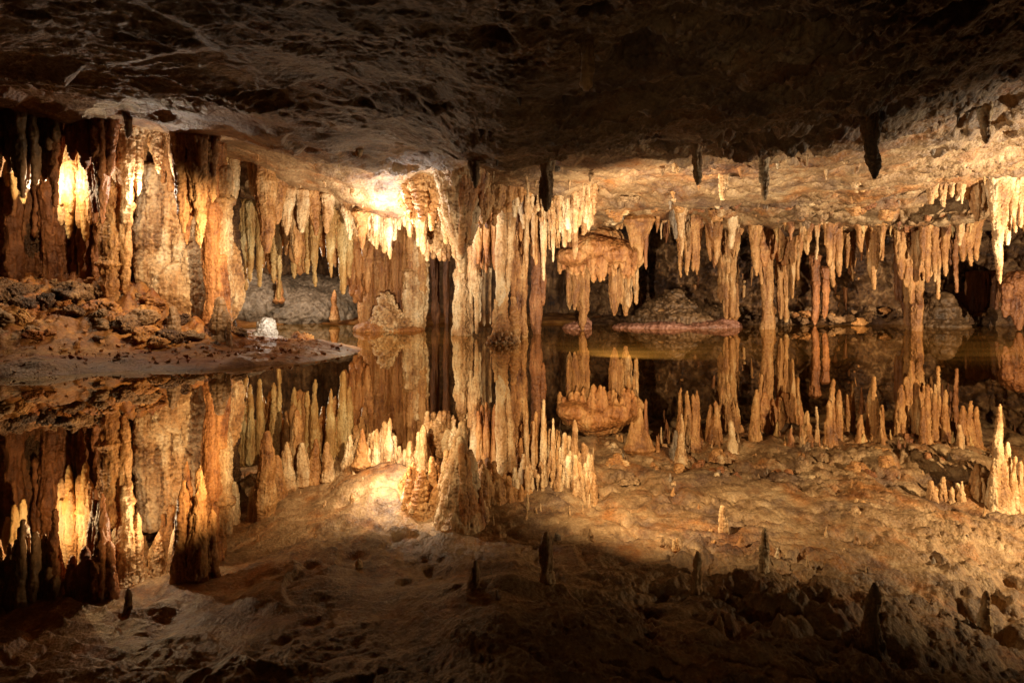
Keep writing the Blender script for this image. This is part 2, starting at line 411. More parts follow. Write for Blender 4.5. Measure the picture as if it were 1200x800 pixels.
def make_bank():
    nx, ny = 520, 420
    xs = np.linspace(-10, -1.9, nx); ys = np.linspace(5.6, 13, ny)
    X, Y = np.meshgrid(xs, ys, indexing='ij'); x, y = X.ravel(), Y.ravel()
    q = np.stack([x, y, 0*x], 1)
    xw = x+.18*fbm(q*1.3, 3, 71); yw = y+.18*fbm(q*1.3, 3, 72)
    h, s, pile = bank_h(xw, yw)
    w1, w2 = worley(q*2.3, 73); w3, _ = worley(q*5.5, 74)
    w4, _ = worley(q*11, 78)
    h = h+pile*(.38*(.55-w1)+.2*(.5-w3)+.07*(.5-w4)+.09*fbm(q*5, 4, 75, ridge=True))+np.clip(s, 0, .3)*(.22*fbm(q*2.5, 5, 76))+.012*fbm(q*11, 4, 77)*np.clip(s*4, .2, 1)
    p = np.stack([x, y, h], 1)
    o = link(mesh_from(p, grid_faces(nx, ny), 'mud_bank'), 'mud_bank', 'mud'); o['kind'] = 'structure'
make_bank()
def shore(name, pts, hgt, mat, back=1.5, seed=0, rough=.06):
    """low far shore: a shelf behind a shoreline"""
    pts = np.array(pts, float); seg = np.hypot(*np.diff(pts, axis=0).T); L = np.r_[0, np.cumsum(seg)]
    nu = int(L[-1]/.04); s = np.linspace(0, L[-1], nu)
    xy = np.stack([np.interp(s, L, pts[:, k]) for k in (0, 1)], 1)
    for _ in range(20): xy[1:-1] = (xy[:-2]+2*xy[1:-1]+xy[2:])/4
    nv = 46; t = np.linspace(-.12, 1, nv)
    q = np.empty((nu, nv, 3)); q[..., 0] = xy[:, None, 0]; q[..., 1] = xy[:, None, 1]+t*back
    prof = np.where(t < 0, t*2.2, 1-np.exp(-np.clip(t, 0, 1)*7))
    q[..., 2] = hgt*prof
    q = q.reshape(-1, 3); k = np.tile(np.clip(t+.12, 0, .3)/.3, nu)
    q[:, 1] += .12*fbm(q*2.1, 3, 81+seed); w, _ = worley(q*5, 83+seed)
    q[:, 2] += k*rough*(fbm(q*3.5, 4, 82+seed)+.6*(.55-w))
    o = link(mesh_from(q, grid_faces(nu, nv), name), name, mat); o['kind'] = 'structure'
shore('far_shore', [(-6.5, 15.2), (-5.2, 16.2), (-3.6, 16.4), (-1.2, 16.3), (1.2, 16.4), (2.5, 16.2)], .13, 'mud', 2.5, 0, .05)
shore('far_shore', [(1.6, 16.0), (2.6, 15.6), (4.0, 15.4), (5.2, 15.7), (6.3, 15.9), (8, 16.0), (10.5, 15.6), (13, 14.5)], .1, 'rubble', 2.0, 5, .2)

# ---------------------------------------------------------------- the formations
FI = dict(flute=1.0, fine=.4, freq=6, zs=.22)
LP = dict(flute=.5, fine=.35, freq=5, zs=.7, pop=.45)
DR = dict(flute=1.3, fine=.3, freq=7, zs=.15)
RK = dict(flute=.5, fine=.6, freq=4, zs=1, pop=.35)

# --- left wall
thing('flowstone_curtain', 'rust brown fluted curtain of thick pipes at the far left behind the rock pile', 'flowstone', (50, 250, 10.3), [
  ('pipes', org(-140, 125, 140, [330, 345, 350, 345, 352, 350, 345], 10.45, 19, r=9, depth=.22, tip=.7, jit=8), 'rust', .028, .035, DR)])
thing('drapery', 'dark jagged drapery hanging in front of the glowing ones at upper left', 'drapery', (40, 180, 8.9), [
  ('sheet', org(-60, 62, 112, [215, 190, 215, 200, 205, 225, 195], 8.95, 13, r=9, depth=.08, tip=.3, jit=14), 'brown', .022, .025, DR),
  ('fringe', st(66, 112, 236, 10, 2, 8.95, pw=.8)+st(118, 112, 256, 13, 2, 8.9, pw=.9)+st(100, 112, 190, 12, 3, 8.95)+st(84, 112, 182, 9, 2, 8.95)+st(130, 115, 200, 9, 2, 8.9), 'rust', .02, .028, FI)])
thing('drapery', 'brightly lit white and orange twin tipped drapery at upper left', 'drapery', (88, 220, 9.7), [
  ('sheet', org(70, 108, 165, [255, 272, 245, 262, 270, 250], 9.75, 6, r=7, depth=.05, tip=.3, jit=4), 'cream', .02, .02, DR),
  ('tip', st(81, 225, 275, 6, 2, 9.75), 'yellow', .018, .012, FI), ('tip', st(100, 225, 276, 8, 2.5, 9.75), 'yellow', .018, .012, FI)])
thing('stalactite', 'small glowing orange and white stalactite at the extreme upper left', 'stalactite', (18, 200, 9.6), [
  ('tip', st(18, 150, 228, 12, 2, 9.7)+st(26, 150, 232, 7, 2, 9.8)+st(8, 150, 212, 8, 2, 9.75), 'yellow', .02, .02, FI)])
thing('stalactite', 'long blunt ended stalactite with a bright white shoulder above the left rock pile', 'stalactite', (135, 240, 9.5), [
  ('stem', st(134, 225, 334, 15, 12, 9.5, pw=1, belly=1)+st(146, 240, 336, 8, 3, 9.45)+st(124, 250, 318, 7, 6, 9.5)+st(131, 310, 330, 14, 8, 9.5), 'ochre', .02, .025, FI),
  ('shoulder', st(150, 150, 252, 13, 3, 9.35, dx=-4)+st(141, 185, 255, 9, 2, 9.4)+st(160, 150, 225, 9, 2, 9.4)+st(148, 120, 180, 18, 8, 9.5), 'cream', .02, .025, FI)])
thing('drapery', 'narrow dark drapery with pale edged points between the glowing drapes', 'drapery', (118, 200, 9.1), [
  ('sheet', org(104, 130, 130, [215, 262, 230, 200], 9.15, 5, r=6, depth=.05, tip=.3, jit=5), 'rust', .02, .02, DR)])
thing('flowstone_mass', 'broad pinkish popcorn crusted flowstone bulging out of the left wall', 'flowstone', (205, 330, 10.3), [
  ('body', [blob(212, 345, 34, 42, 10.5), blob(190, 330, 16, 40, 10.4), blob(238, 325, 26, 55, 10.5), blob(268, 330, 16, 50, 10.9), blob(180, 372, 22, 18, 10.2)]
   +org(168, 262, 200, [320, 340, 330, 350, 345], 10.45, 9, r=11, depth=.1, tip=1.1), 'cream', .026, .04, LP),
  ('hood', org(168, 262, 132, [190, 182, 215, 190, 230, 205, 235], 10.1, 13, r=8, depth=.2, tip=.25, jit=14), 'ochre', .022, .035, DR)])
thing('drapery', 'grey brown double pointed drapery hanging in front of the popcorn crusted flowstone', 'drapery', (225, 220, 9.1), [
  ('sheet', st(214, 140, 268, 13, 2, 9.1, pw=.9)+st(233, 140, 284, 15, 2.5, 9.1, pw=.9)+st(224, 140, 235, 13, 5, 9.15)+st(247, 140, 232, 9, 2, 9.2), 'ochre', .02, .03, FI)])
for x, y0, y1, r0, mt, lb in [(183, 150, 198, 9, 'cream', 'small white tipped stalactite just right of the long left stalactite'),
                              (203, 150, 212, 8, 'cream', 'pale slanting stalactite under the dark arch of the left hood'),
                              (228, 150, 205, 8, 'cream', 'pale stalactite at the right end of the left hood'),
                              (216, 170, 282, 8, 'orange', 'thin orange pipe hanging against the popcorn crusted flowstone')]:
    thing('stalactite', lb, 'stalactite', (x, y0, 9.6), [('stem', st(x, y0, y1, r0, 2, 9.6, dx=4), mt, .018, .02, FI)])
thing('column', 'slender ribbed column standing right of the popcorn flowstone on the left bank', 'column', (255, 380, 9.8), [
  ('shaft', st(247, 150, 382, 12, 9, 9.8, dx=5, wob=.2)+st(243, 165, 382, 7, 6, 9.75, dx=8)+st(258, 300, 384, 6, 11, 9.8), 'orange', .02, .025, FI),
  ('rib', st(262, 200, 384, 7, 6, 9.85, dx=-1, wob=.2)+st(262, 235, 300, 8, 4, 9.85), 'cream', .02, .025, FI)])
# --- ceiling left, near
thing('stalactite', 'dark pointed stalactite with flared root on the upper left ceiling', 'stalactite', (148, 120, 8.4), [
  ('stem', st(147, 100, 156, 17, 2, 8.4, dx=2, pw=.55)+[*st(139, 105, 135, 8, 3, 8.4, dx=8)], 'brown', .018, .02, FI)])
# --- ceiling of the left chamber
for x, y0, y1, r0, r1, d, mt, lb in [
   (311, 190, 276, 13, 6.5, 11.3, 'ochre', 'thick blunt brown stalactite under the left chamber ceiling'),
   (275, 192, 225, 6, 4, 11.4, 'cream', 'short white stub stalactite right of the slender ribbed column'),
   (297, 190, 222, 7, 3, 11.4, 'cream', 'short white curved stalactite touching the thick blunt one'),
   (258, 180, 204, 9, 5, 11.3, 'yellow', 'yellow knob at the top of the slender ribbed column'),
   (336, 236, 268, 9, 3, 12.0, 'cream', 'bright cream lozenge stalactite right of the thick blunt one'),
   (355, 238, 258, 8, 5, 12.2, 'cream', 'small bright knob on the left chamber lip'),
   (347, 250, 298, 9, 4, 12.4, 'ochre', 'plump stalactite between two bright knobs on the left chamber lip'),
   (369, 240, 264, 8, 4, 12.3, 'ochre', 'stubby brown stalactite on the left chamber lip near the lamp glow'),
   (384, 243, 268, 6, 2, 12.2, 'cream', 'pale pointed stalactite left of the white glare'),
   (326, 205, 250, 12, 4, 11.8, 'ochre', 'stub merged into the right side of the thick blunt stalactite')]:
    thing('stalactite', lb, 'stalactite', (x, y0, d), [('stem', st(x, y0-14, y1, r0, r1, d, belly=r0*.15), mt, .02, .022, FI)])
thing('drapery', 'row of yellow green drapes hanging over the grey slope in the left chamber', 'drapery', (350, 260, 13.2), [
  ('sheet', org(272, 432, 240, [300, 285, 310, 290, 310, 280, 300, 285, 300], 13.5, 26, r=6, depth=.3, tip=.4, jit=16), 'ochre', .028, .03, DR),
  ('drip', st(287, 240, 334, 8, 2, 13.4, pw=1.3)+st(294, 240, 326, 6, 1.5, 13.3), 'yellow', .022, .025, FI),
  ('drip', st(305, 240, 332, 5, 1.5, 13.3), 'yellow', .022, .02, FI),
  ('drip', st(322, 240, 328, 7, 1.5, 13.3, pw=1.3)+st(327, 240, 348, 4.5, 1.5, 13.3), 'yellow', .022, .025, FI),
  ('drip', st(345, 240, 322, 7, 1.5, 13.3)+st(351, 240, 309, 5, 1.5, 13.4), 'yellow', .022, .025, FI),
  ('drip', st(369, 240, 330, 6, 1.5, 13.3, pw=1.3)+st(361, 240, 316, 5, 1.5, 13.4), 'yellow', .022, .025, FI),
  ('drip', st(388, 240, 322, 7, 1.5, 13.3), 'yellow', .022, .025, FI),
  ('drip', st(401, 240, 338, 7, 2, 13.4, pw=1.3)+st(410, 240, 320, 5, 2, 13.5), 'yellow', .022, .025, FI)])
thing('rock_slope', 'grey pitted rock slope behind the yellow drapes of the left chamber', 'rock', (350, 370, 16.8), [
  ('body', [blob(300, 360, 70, 38, 17.2), blob(355, 368, 75, 34, 17.6), blob(400, 362, 40, 36, 18), blob(285, 345, 40, 30, 16.8), blob(360, 345, 50, 24, 18.4)], 'grey', .045, .06, dict(flute=.6, fine=.5, freq=3, zs=1, pop=.25))])
for x, y0, y1, r, lb in [(327, 330, 352, 5, 'thin orange stalagmite on the left edge of the grey slope'), (392, 345, 374, 5, 'small rust stalagmite at the foot of the grey slope')]:
    thing('stalagmite', lb, 'stalagmite', (x, y1, 16), [('stem', st(x, y1, y0, r, 2, 16), 'orange', .025, .02, FI)])
# --- orange pillars left of centre
thing('column', 'smooth wide orange column left of the mound in the water', 'column', (443, 372, 14.8), [
  ('shaft', org(430, 456, 250, [378, 380, 378], 14.9, 5, r=8, tip=1.0, depth=.1, jit=1, pw=1), 'orange', .026, .025, FI)])
thing('column', 'second smooth orange column directly behind the mound', 'column', (466, 372, 14.9), [
  ('shaft', org(458, 474, 250, [378, 378], 15.1, 3, r=8, tip=1.0, jit=1, pw=1), 'orange', .026, .025, FI)])
thing('drapery', 'orange brown drapes at the right end of the left chamber', 'drapery', (418, 320, 14.2), [
  ('sheet', org(404, 432, 245, [330, 345, 335], 14.4, 6, r=6, tip=.5), 'orange', .026, .03, DR)])
thing('column', 'fluted column flaring into a cream foot right of the mound', 'column', (486, 372, 14.2), [
  ('shaft', org(473, 499, 245, [330, 345, 335], 14.2, 7, r=5, tip=.9, jit=6), 'ochre', .024, .025, DR),
  ('foot', st(486, 285, 378, 7, 13, 14.2, wob=.15)+st(480, 320, 378, 6, 9, 14.1)+st(497, 310, 365, 5, 4, 14.2), 'cream', .024, .03, LP)])
thing('drapery', 'overexposed white lip of drapes beside the central cone', 'drapery', (450, 245, 11.9), [
  ('sheet', org(404, 505, 222, [262, 272, 268, 290, 268, 258, 275, 262], 12.1, 18, r=6, depth=.25, tip=.4, jit=8), 'cream', .022, .03, DR),
  ('tip', st(424, 250, 286, 8, 2, 11.9), 'ochre', .02, .02, FI), ('tip', st(441, 250, 287, 5, 1.5, 11.9), 'cream', .02, .02, FI),
  ('tip', st(456, 250, 298, 6, 2, 12), 'cream', .02, .02, FI), ('tip', st(494, 245, 292, 7, 2, 11.8, dx=3), 'cream', .02, .02, FI)])
thing('flowstone_mass', 'knobbly cream boss under the white glare left of the central cone', 'flowstone', (515, 280, 12.6), [
  ('body', [blob(512, 278, 13, 18, 12.6), blob(524, 270, 10, 16, 12.5)]+org(500, 535, 255, [298, 294, 300], 12.6, 6, r=5, tip=.4), 'cream', .024, .035, LP)])
# --- centre
thing('stalactite', 'huge ribbed cone stalactite with white left edge at the centre', 'stalactite', (535, 200, 10.4), [
  ('cone', st(540, 176, 304, 34, 5, 10.4, dx=2, pw=.85, belly=2)+st(520, 195, 290, 11, 5, 10.3, dx=20)+st(552, 180, 275, 14, 4, 10.4, dx=-4), 'cream', .022, .03, FI),
  ('flow', st(554, 178, 276, 14, 3, 10.2, dx=-7, pw=.9)+st(545, 195, 292, 8, 2, 10.15, dx=-3)+st(562, 178, 240, 9, 2, 10.3), 'orange', .02, .028, FI),  # orange flow; its colour also stands in for shade on the right side
  ('shoulder', st(495, 184, 240, 22, 6, 10.6, dx=-2)+st(478, 184, 232, 14, 5, 10.7)+st(511, 184, 225, 14, 6, 10.6), 'ochre', .022, .04, LP)])
thing('drapery', 'ochre drapes with ragged points left of the central cone root', 'drapery', (492, 215, 11), [
  ('sheet', org(468, 518, 178, [225, 245, 258, 240, 262, 248], 11.0, 10, r=6, tip=.3, jit=10, depth=.2), 'ochre', .02, .028, DR)])
thing('drapery', 'front row of short pale points fringing the curtain right of the central columns', 'drapery', (648, 240, 11.2), [
  ('fringe', org(600, 698, 200, [240, 262, 248, 270, 258, 280, 252, 262], 11.25, 19, r=5, tip=.22, jit=12, depth=.25), 'cream', .02, .026, DR)])
thing('drapery', 'broad tan curtain hanging right behind the central cone', 'drapery', (572, 200, 11.2), [
  ('sheet', [blob(566, 200, 15, 62, 10.9), blob(582, 200, 16, 50, 11.0), blob(600, 200, 16, 34, 11.1), blob(618, 203, 12, 26, 11.2)]+org(556, 612, 178, [268, 258, 264, 246, 240, 232], 11.0, 6, r=6, tip=.3, jit=6, depth=.15), 'ochre', .022, .028, FI)])
thing('column', 'ragged white and ochre column below the central cone reaching the water', 'column', (544, 385, 12.8), [
  ('shaft', st(541, 262, 332, 7, 5, 12.8, wob=.25)+st(538, 318, 388, 4.5, 6, 12.8, wob=.25)+st(548, 275, 386, 5, 5.5, 12.9, wob=.25)+st(543, 340, 392, 5, 8, 12.8, wob=.2), 'cream', .02, .026, FI)])
thing('column', 'thin white stemmed column second from the left of the central group', 'column', (560, 385, 12.4), [
  ('shaft', st(556, 248, 336, 5, 4.5, 12.4, dx=2, wob=.2)+st(560, 325, 388, 5.5, 1.5, 12.4)+st(552, 290, 352, 3, 1.5, 12.4), 'cream', .02, .02, FI)])
thing('drapery', 'glowing orange drape between the white stems of the central group', 'drapery', (572, 280, 12.2), [
  ('sheet', org(561, 583, 225, [300, 322, 300, 330], 12.3, 6, r=4, tip=.3, jit=6), 'orange', .02, .022, DR)])
for x, y0, y1, r, lb in [(567, 310, 378, 1.6, 'hair thin straw left of the white two stemmed column'), (574, 315, 376, 1.4, 'hair thin straw nearest the white two stemmed column')]:
    thing('soda_straw', lb, 'stalactite', (x, y1, 12.8), [('straw', st(x, y0, y1, r+.4, r, 12.8, ribs=0), 'cream', .016, .006, FI)])
thing('column', 'bright white two stemmed column standing on the pedestal rock', 'column', (590, 378, 11.6), [
  ('shaft', st(587, 222, 350, 7, 4.5, 11.6, dx=1, wob=.2)+st(598, 228, 340, 6, 2.5, 11.65, dx=-3, wob=.2), 'cream', .02, .022, FI),
  ('foot', st(590, 335, 393, 4, 10, 11.6, pw=1.6, wob=.25)+st(602, 350, 393, 3, 7, 11.6, wob=.25)+st(582, 352, 390, 2.5, 5, 11.6), 'ochre', .02, .03, LP)])
thing('column', 'ochre fluted column right of the white two stemmed one', 'column', (608, 385, 12), [
  ('shaft', st(606, 225, 390, 6, 4, 12.1, wob=.22)+st(613, 225, 388, 5, 4, 12.15, wob=.22)+st(601, 225, 350, 4, 2, 12), 'ochre', .02, .026, FI)])
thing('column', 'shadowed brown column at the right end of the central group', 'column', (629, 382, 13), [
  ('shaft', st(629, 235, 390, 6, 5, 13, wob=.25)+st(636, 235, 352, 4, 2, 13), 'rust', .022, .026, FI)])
thing('drapery', 'lit ochre curtain with many needle tips right of the central columns', 'drapery', (640, 270, 11.8), [
  ('sheet', org(598, 662, 212, [262, 290, 278, 300, 312, 285, 300, 268], 12.0, 15, r=4.6, tip=.2, jit=16, depth=.2), 'ochre', .02, .026, DR),
  ('needle', st(617, 245, 312, 3.4, 1.2, 11.7), 'cream', .018, .01, FI), ('needle', st(625, 245, 300, 3, 1.2, 11.7), 'cream', .018, .01, FI),
  ('needle', st(637, 245, 326, 4, 1.2, 11.7), 'cream', .018, .012, FI), ('needle', st(648, 245, 305, 3, 1, 11.7), 'cream', .018, .01, FI)])
thing('drapery', 'white edged folded drapes left of the striped shelf', 'drapery', (668, 260, 11.9), [
  ('sheet', org(645, 695, 226, [292, 262, 288, 255, 272, 260], 11.9, 10, r=4.8, tip=.25, jit=10, depth=.2), 'cream', .02, .026, DR),
  ('tip', st(673, 240, 300, 5, 1.6, 11.8), 'cream', .02, .015, FI)])
for x, y1, r, lb in [(523, 375, 3, 'thin straw behind the dark gap left of the white columns'), (510, 370, 4, 'thin pipe in the dark gap by the cream foot')]:
    thing('column', lb, 'column', (x, y1, 16), [('shaft', st(x, 262, y1+4, r+1, r, 16.2), 'rust', .022, .015, FI)])
# --- pedestals and mounds in the water
thing('rock_mound', 'popcorn crusted conical rock mound rising from the water left of centre', 'rock', (452, 390, 14), [
  ('crust', [blob(454, 374, 17, 20, 14), blob(453, 358, 9, 14, 14), blob(462, 380, 22, 10, 14), blob(443, 380, 12, 9, 13.9)], 'cream', .022, .06, dict(flute=.3, fine=.5, freq=4, zs=1, pop=.9)),
  ('apron', [blob(435, 386, 22, 9, 13.9), blob(470, 388, 28, 8, 14.1)], 'orange', .024, .02, RK)])
thing('rock', 'white speckled pedestal rock in the water under the white columns', 'rock', (588, 400, 11.6), [
  ('crust', [blob(590, 402, 17, 12, 11.3), blob(578, 408, 10, 8, 11.2), blob(598, 408, 12, 7, 11.2)], 'cream', .02, .04, dict(flute=.2, fine=.7, freq=7, zs=1, pop=1.0)),
  ('apron', st(590, 382, 412, 5, 34, 11.8, pw=1.2), 'orange', .022, .015, RK)])
thing('rock_mound', 'small pink mound at the waterline right of the dark gap', 'rock', (676, 380, 14.6), [
  ('body', [blob(676, 384, 16, 7, 14.6), blob(684, 380, 8, 7, 14.8)], 'pink', .024, .04, RK)])
# --- striped shelf
thing('flowstone_shelf', 'bulging striped flowstone shelf right of the central columns', 'flowstone', (700, 290, 13.4), [
  ('hood', [blob(690, 292, 34, 17, 13.5), blob(718, 297, 30, 16, 13.5), blob(672, 300, 20, 11, 13.2), blob(740, 304, 14, 12, 13.4), blob(700, 280, 30, 14, 13.9)]+org(656, 748, 296, [312, 322, 316, 326, 318, 330, 318], 13.25, 20, r=4, tip=.3, jit=7), 'orange', .026, .022, dict(flute=1.6, fine=.2, freq=5, zs=.5)),
  ('leg', org(666, 690, 310, [372, 345, 375, 350], 13.9, 6, r=4, tip=.6, jit=10), 'ochre', .022, .02, DR),
  ('leg', org(716, 746, 310, [365, 340, 360, 345], 13.8, 6, r=4.5, tip=.6, jit=8), 'ochre', .022, .02, DR)])
thing('stalactite', 'broad smooth triangular stalactite under the lip right of the striped shelf', 'stalactite', (748, 268, 13), [
  ('cone', st(748, 258, 296, 15, 3, 13, pw=1.2), 'ochre', .022, .015, FI), ('side_tip', st(757, 262, 312, 4, 1.5, 13), 'rust', .02, .01, FI)])

# --- right side: named hangers on the lip
RS = [
 (798, 250, 296, 7, 4, 12.8, 'cream', [], 'white tooth stalactite right of the dark hollow'),
 (790, 250, 272, 8, 5, 12.9, 'grey', [], 'grey stub left of the white tooth'),
 (797, 268, 322, 5, 3, 13.4, 'ochre', [], 'long thin stalactite directly under the white tooth'),
 (812, 268, 312, 12, 5, 13.4, 'ochre', [(806, 318, 5), (817, 318, 5)], 'wide twin pointed stalactite right of the white tooth'),
 (838, 262, 305, 11, 4, 13.3, 'ochre', [(832, 300, 6)], 'tan cluster hanging left of the square pillar'),
 (858, 258, 285, 7, 4, 12.9, 'cream', [], 'small white stalactite above the square pillar'),
 (885, 272, 316, 7, 5, 13.4, 'ochre', [], 'blunt stalactite left of the great drapery pillar'),
 (946, 268, 292, 8, 4, 13.4, 'ochre', [], 'short knob stalactite right of the great drapery pillar'),
 (957, 272, 300, 3, 1.5, 13.3, 'cream', [], 'thin pale needle right of the short knob'),
 (976, 262, 331, 9, 3, 13.3, 'ochre', [(983, 318, 5), (971, 305, 6)], 'long orange stalactite with a broken side tip'),
 (998, 272, 325, 6, 3, 13.8, 'ochre', [(993, 310, 4)], 'ragged stalactite halfway between the two long orange ones'),
 (1026, 262, 333, 10, 3.5, 13.3, 'ochre', [(1020, 320, 5), (1033, 300, 6)], 'long carrot shaped orange stalactite left of the tall column'),
 (1010, 262, 290, 9, 3, 13.2, 'ochre', [], 'tilted triangular stub left of the carrot shaped stalactite'),
 (1100, 275, 345, 5, 3.5, 13.4, 'ochre', [(1095, 325, 4), (1108, 318, 5)], 'long tan stalactite pointing down at the grey dome'),
 (1086, 262, 325, 6, 3, 13.2, 'ochre', [(1082, 300, 5)], 'stalactite close to the right side of the tall column'),
 (1125, 255, 282, 8, 3, 12.8, 'cream', [], 'small cream tooth above the dark hole on the right'),
 (1136, 268, 305, 12, 5, 13.2, 'ochre', [(1128, 298, 6), (1145, 300, 5)], 'knobbly stub cluster right of the dark hole'),
 (1120, 300, 338, 6, 3, 14.0, 'rust', [], 'rust stalactite behind the knobbly stub cluster'),
 (1172, 200, 327, 15, 3, 11.0, 'cream', [(1165, 260, 7), (1180, 280, 6)], 'great pale cone stalactite near the right edge'),
 (1190, 200, 270, 5, 2, 10.9, 'cream', [(1186, 250, 4), (1196, 262, 4)], 'pale needle drapes right of the great pale cone'),
 (1152, 200, 240, 6, 2, 11.2, 'cream', [(1146, 232, 4), (1158, 225, 4)], 'short pale drips left of the great pale cone'),
 (1205, 200, 290, 8, 3, 10.9, 'cream', [(1213, 270, 6)], 'pale stalactite cut by the right edge'),
]
for x, y0, y1, r0, r1, d, mt, side, lb in RS:
    y0 = min(y0, HY-(ceil_z(x, d)-EYE)*F/d+3)
    parts = [('stem', st(x, y0-10, y1+2, r0*.92, r1*.35, d, pw=.75, ribs=2+int(r0 > 9), flare=.9, wob=.18), mt, .02, .024, FI)]
    for sx, sy, sr in side:
        parts.append(('side_tip', st(sx, y0-8, sy, sr, sr*.4, d+random.uniform(-.1, .1)), mt, .02, .018, FI))
    thing('stalactite', lb, 'stalactite', (x, y0, d), parts)
thing('column', 'square sided ochre pillar standing behind the pink silt', 'column', (855, 368, 14.8), [
  ('shaft', org(844, 863, 268, [345, 368, 374, 362], 14.8, 5, r=3.4, tip=.8, jit=6, pw=1), 'ochre', .022, .026, DR),
  ('cap', org(840, 866, 255, [290, 305, 285], 14.3, 5, r=6, tip=.4), 'ochre', .024, .025, FI)])
thing('column', 'great drapery pillar with a hooded top and hollow middle on the right', 'column', (905, 378, 14.4), [
  ('shaft', st(899, 270, 386, 5.5, 4, 14.4, dx=3, ribs=1, wob=.2)+st(891, 270, 352, 4, 2.5, 14.4, dx=6, ribs=1)+st(887, 275, 330, 3.5, 1.5, 14.3, dx=5, ribs=0)+st(898, 352, 386, 3, 6, 14.4, ribs=1), 'ochre', .022, .024, FI),
  ('drape', st(914, 275, 366, 4, 2.5, 14.6, ribs=1)+st(921, 275, 370, 4.5, 2.5, 14.65, ribs=1)+st(929, 275, 345, 4, 1.5, 14.5, ribs=1)+st(935, 275, 325, 3, 1.2, 14.5, ribs=0), 'ochre', .022, .022, DR),
  ('hood', org(888, 938, 258, [300, 296, 292, 298, 290], 14.4, 9, r=7, tip=.7), 'orange', .024, .03, FI)])
thing('column', 'tall column touching the water between the carrot shaped stalactite and the grey dome', 'column', (1072, 390, 13.9), [
  ('shaft', st(1074, 262, 392, 9, 4, 13.9, dx=1)+st(1064, 300, 382, 4, 3, 14.2)+st(1076, 290, 340, 8, 6, 13.8), 'ochre', .024, .028, FI),
  ('drape', org(1050, 1098, 255, [292, 320, 345, 315, 330, 290], 13.6, 10, r=6, tip=.4, jit=8), 'ochre', .024, .028, DR),
  ('root', org(1050, 1068, 300, [335, 365, 340], 14.6, 4, r=4, tip=.7), 'rust', .024, .02, DR)])
thing('rock_mound', 'smooth grey dome at the far waterline on the right', 'rock', (1106, 378, 15.6), [
  ('body', st(1104, 352, 384, 9, 30, 15.5, pw=.8, wob=.1, ribs=0)+[blob(1112, 372, 20, 16, 15.6)], 'brown', .03, .07, dict(flute=.3, fine=.5, freq=2.5, zs=1))])
thing('rock_mound', 'dark silt mound with a pink waterline below the right hollow', 'rock', (800, 380, 15.6), [
  ('body', st(790, 350, 386, 14, 66, 15.9, pw=.8, wob=.12)+[blob(825, 372, 26, 12, 15.7), blob(760, 374, 24, 10, 15.7)], 'brown', .032, .09, dict(flute=.5, fine=.5, freq=3, zs=1, pop=.2)),
  ('silt_rim', [blob(742, 384, 24, 4, 14.9, 20), blob(785, 385, 44, 6, 14.8, 20), blob(825, 384, 30, 7, 14.9, 20), blob(852, 383, 18, 10, 15, 12), blob(800, 379, 18, 6, 15.1, 12)], 'pink', .024, .05, dict(flute=.7, fine=.5, freq=2.6, zs=1.5, pop=.06))])
thing('organ_pipes', 'row of thin brown pipes against the back wall at far right', 'flowstone', (1160, 365, 15.6), [
  ('pipes', org(1132, 1172, 320, [355, 368, 372, 370, 365], 15.7, 10, r=3, tip=.8, jit=5, pw=1), 'rust', .026, .02, DR)])
thing('flowstone_hood', 'rounded rust hood with pipes at the right edge', 'flowstone', (1190, 350, 13.6), [
  ('hood', [blob(1195, 335, 20, 18, 13.8)], 'rust', .026, .03, FI),
  ('pipes', org(1176, 1216, 335, [350, 370, 376, 370], 13.7, 7, r=4, tip=.7, jit=6), 'rust', .026, .025, DR)])
thing('column', 'thin pale column at the back between the great pillar and the long orange stalactite', 'column', (956, 372, 15.6), [
  ('shaft', st(955, 300, 372, 5, 3, 15.6)+st(967, 315, 368, 4, 2.5, 15.7), 'rust', .024, .025, FI)])

thing('drapery', 'pale fringe of short drips along the right ceiling beside the great pale cone', 'drapery', (1150, 215, 11.3), [
  ('fringe', org(1085, 1225, 190, [222, 238, 228, 246, 240, 262, 250, 255], 11.35, 22, r=5.5, tip=.3, jit=9, depth=.15), 'cream', .022, .025, DR)])
# --- dark hangers on the near ceiling
NR = [
 (556, 165, 214, 9, 2, 7.4, 'dark pointed stalactite hanging off the low ceiling tongue at the centre'),
 (641, 172, 236, 8, 5.5, 7.6, 'dark cylindrical stalactite right of the low ceiling tongue'),
 (1022, 120, 191, 14, 6, 6.9, 'dark thick tapering stalactite hanging alone under the right ceiling'),
 (818, 150, 208, 6, 3, 7.9, 'thin dark stalactite hanging from the ceiling right of centre'),
 (895, 170, 226, 6, 3.5, 8.3, 'brown stalactite below the lit ceiling left of the thick dark one'),
 (848, 195, 222, 6, 4, 9.6, 'short brown stub between the two thin ceiling stalactites'),
 (842, 125, 164, 8, 3, 6.8, 'dim stub stalactite on the dark ceiling right of centre'),
 (421, 165, 179, 4, 1.5, 8.9, 'tiny dark spike on the left ceiling scarp'),
 (688, 30, 95, 7, 3, 4.2, 'faint hanging stub high on the dark ceiling'),
 (1155, 95, 160, 9, 3, 8.0, 'greenish stalactite with knobbly root at upper right'),
]
for x, y0, y1, r0, r1, d, lb in NR:
    zc = ceil_z(x, d); yc = HY-(zc-EYE)*F/d
    y0 = min(y0, yc)-8
    thing('stalactite', lb, 'stalactite', (x, y0, d), [('stem', st(x, y0, y1, r0, r1, d, pw=.9, wob=.16), 'ceiling' if x in (556, 1022) else 'cream', .014, .022, FI)])

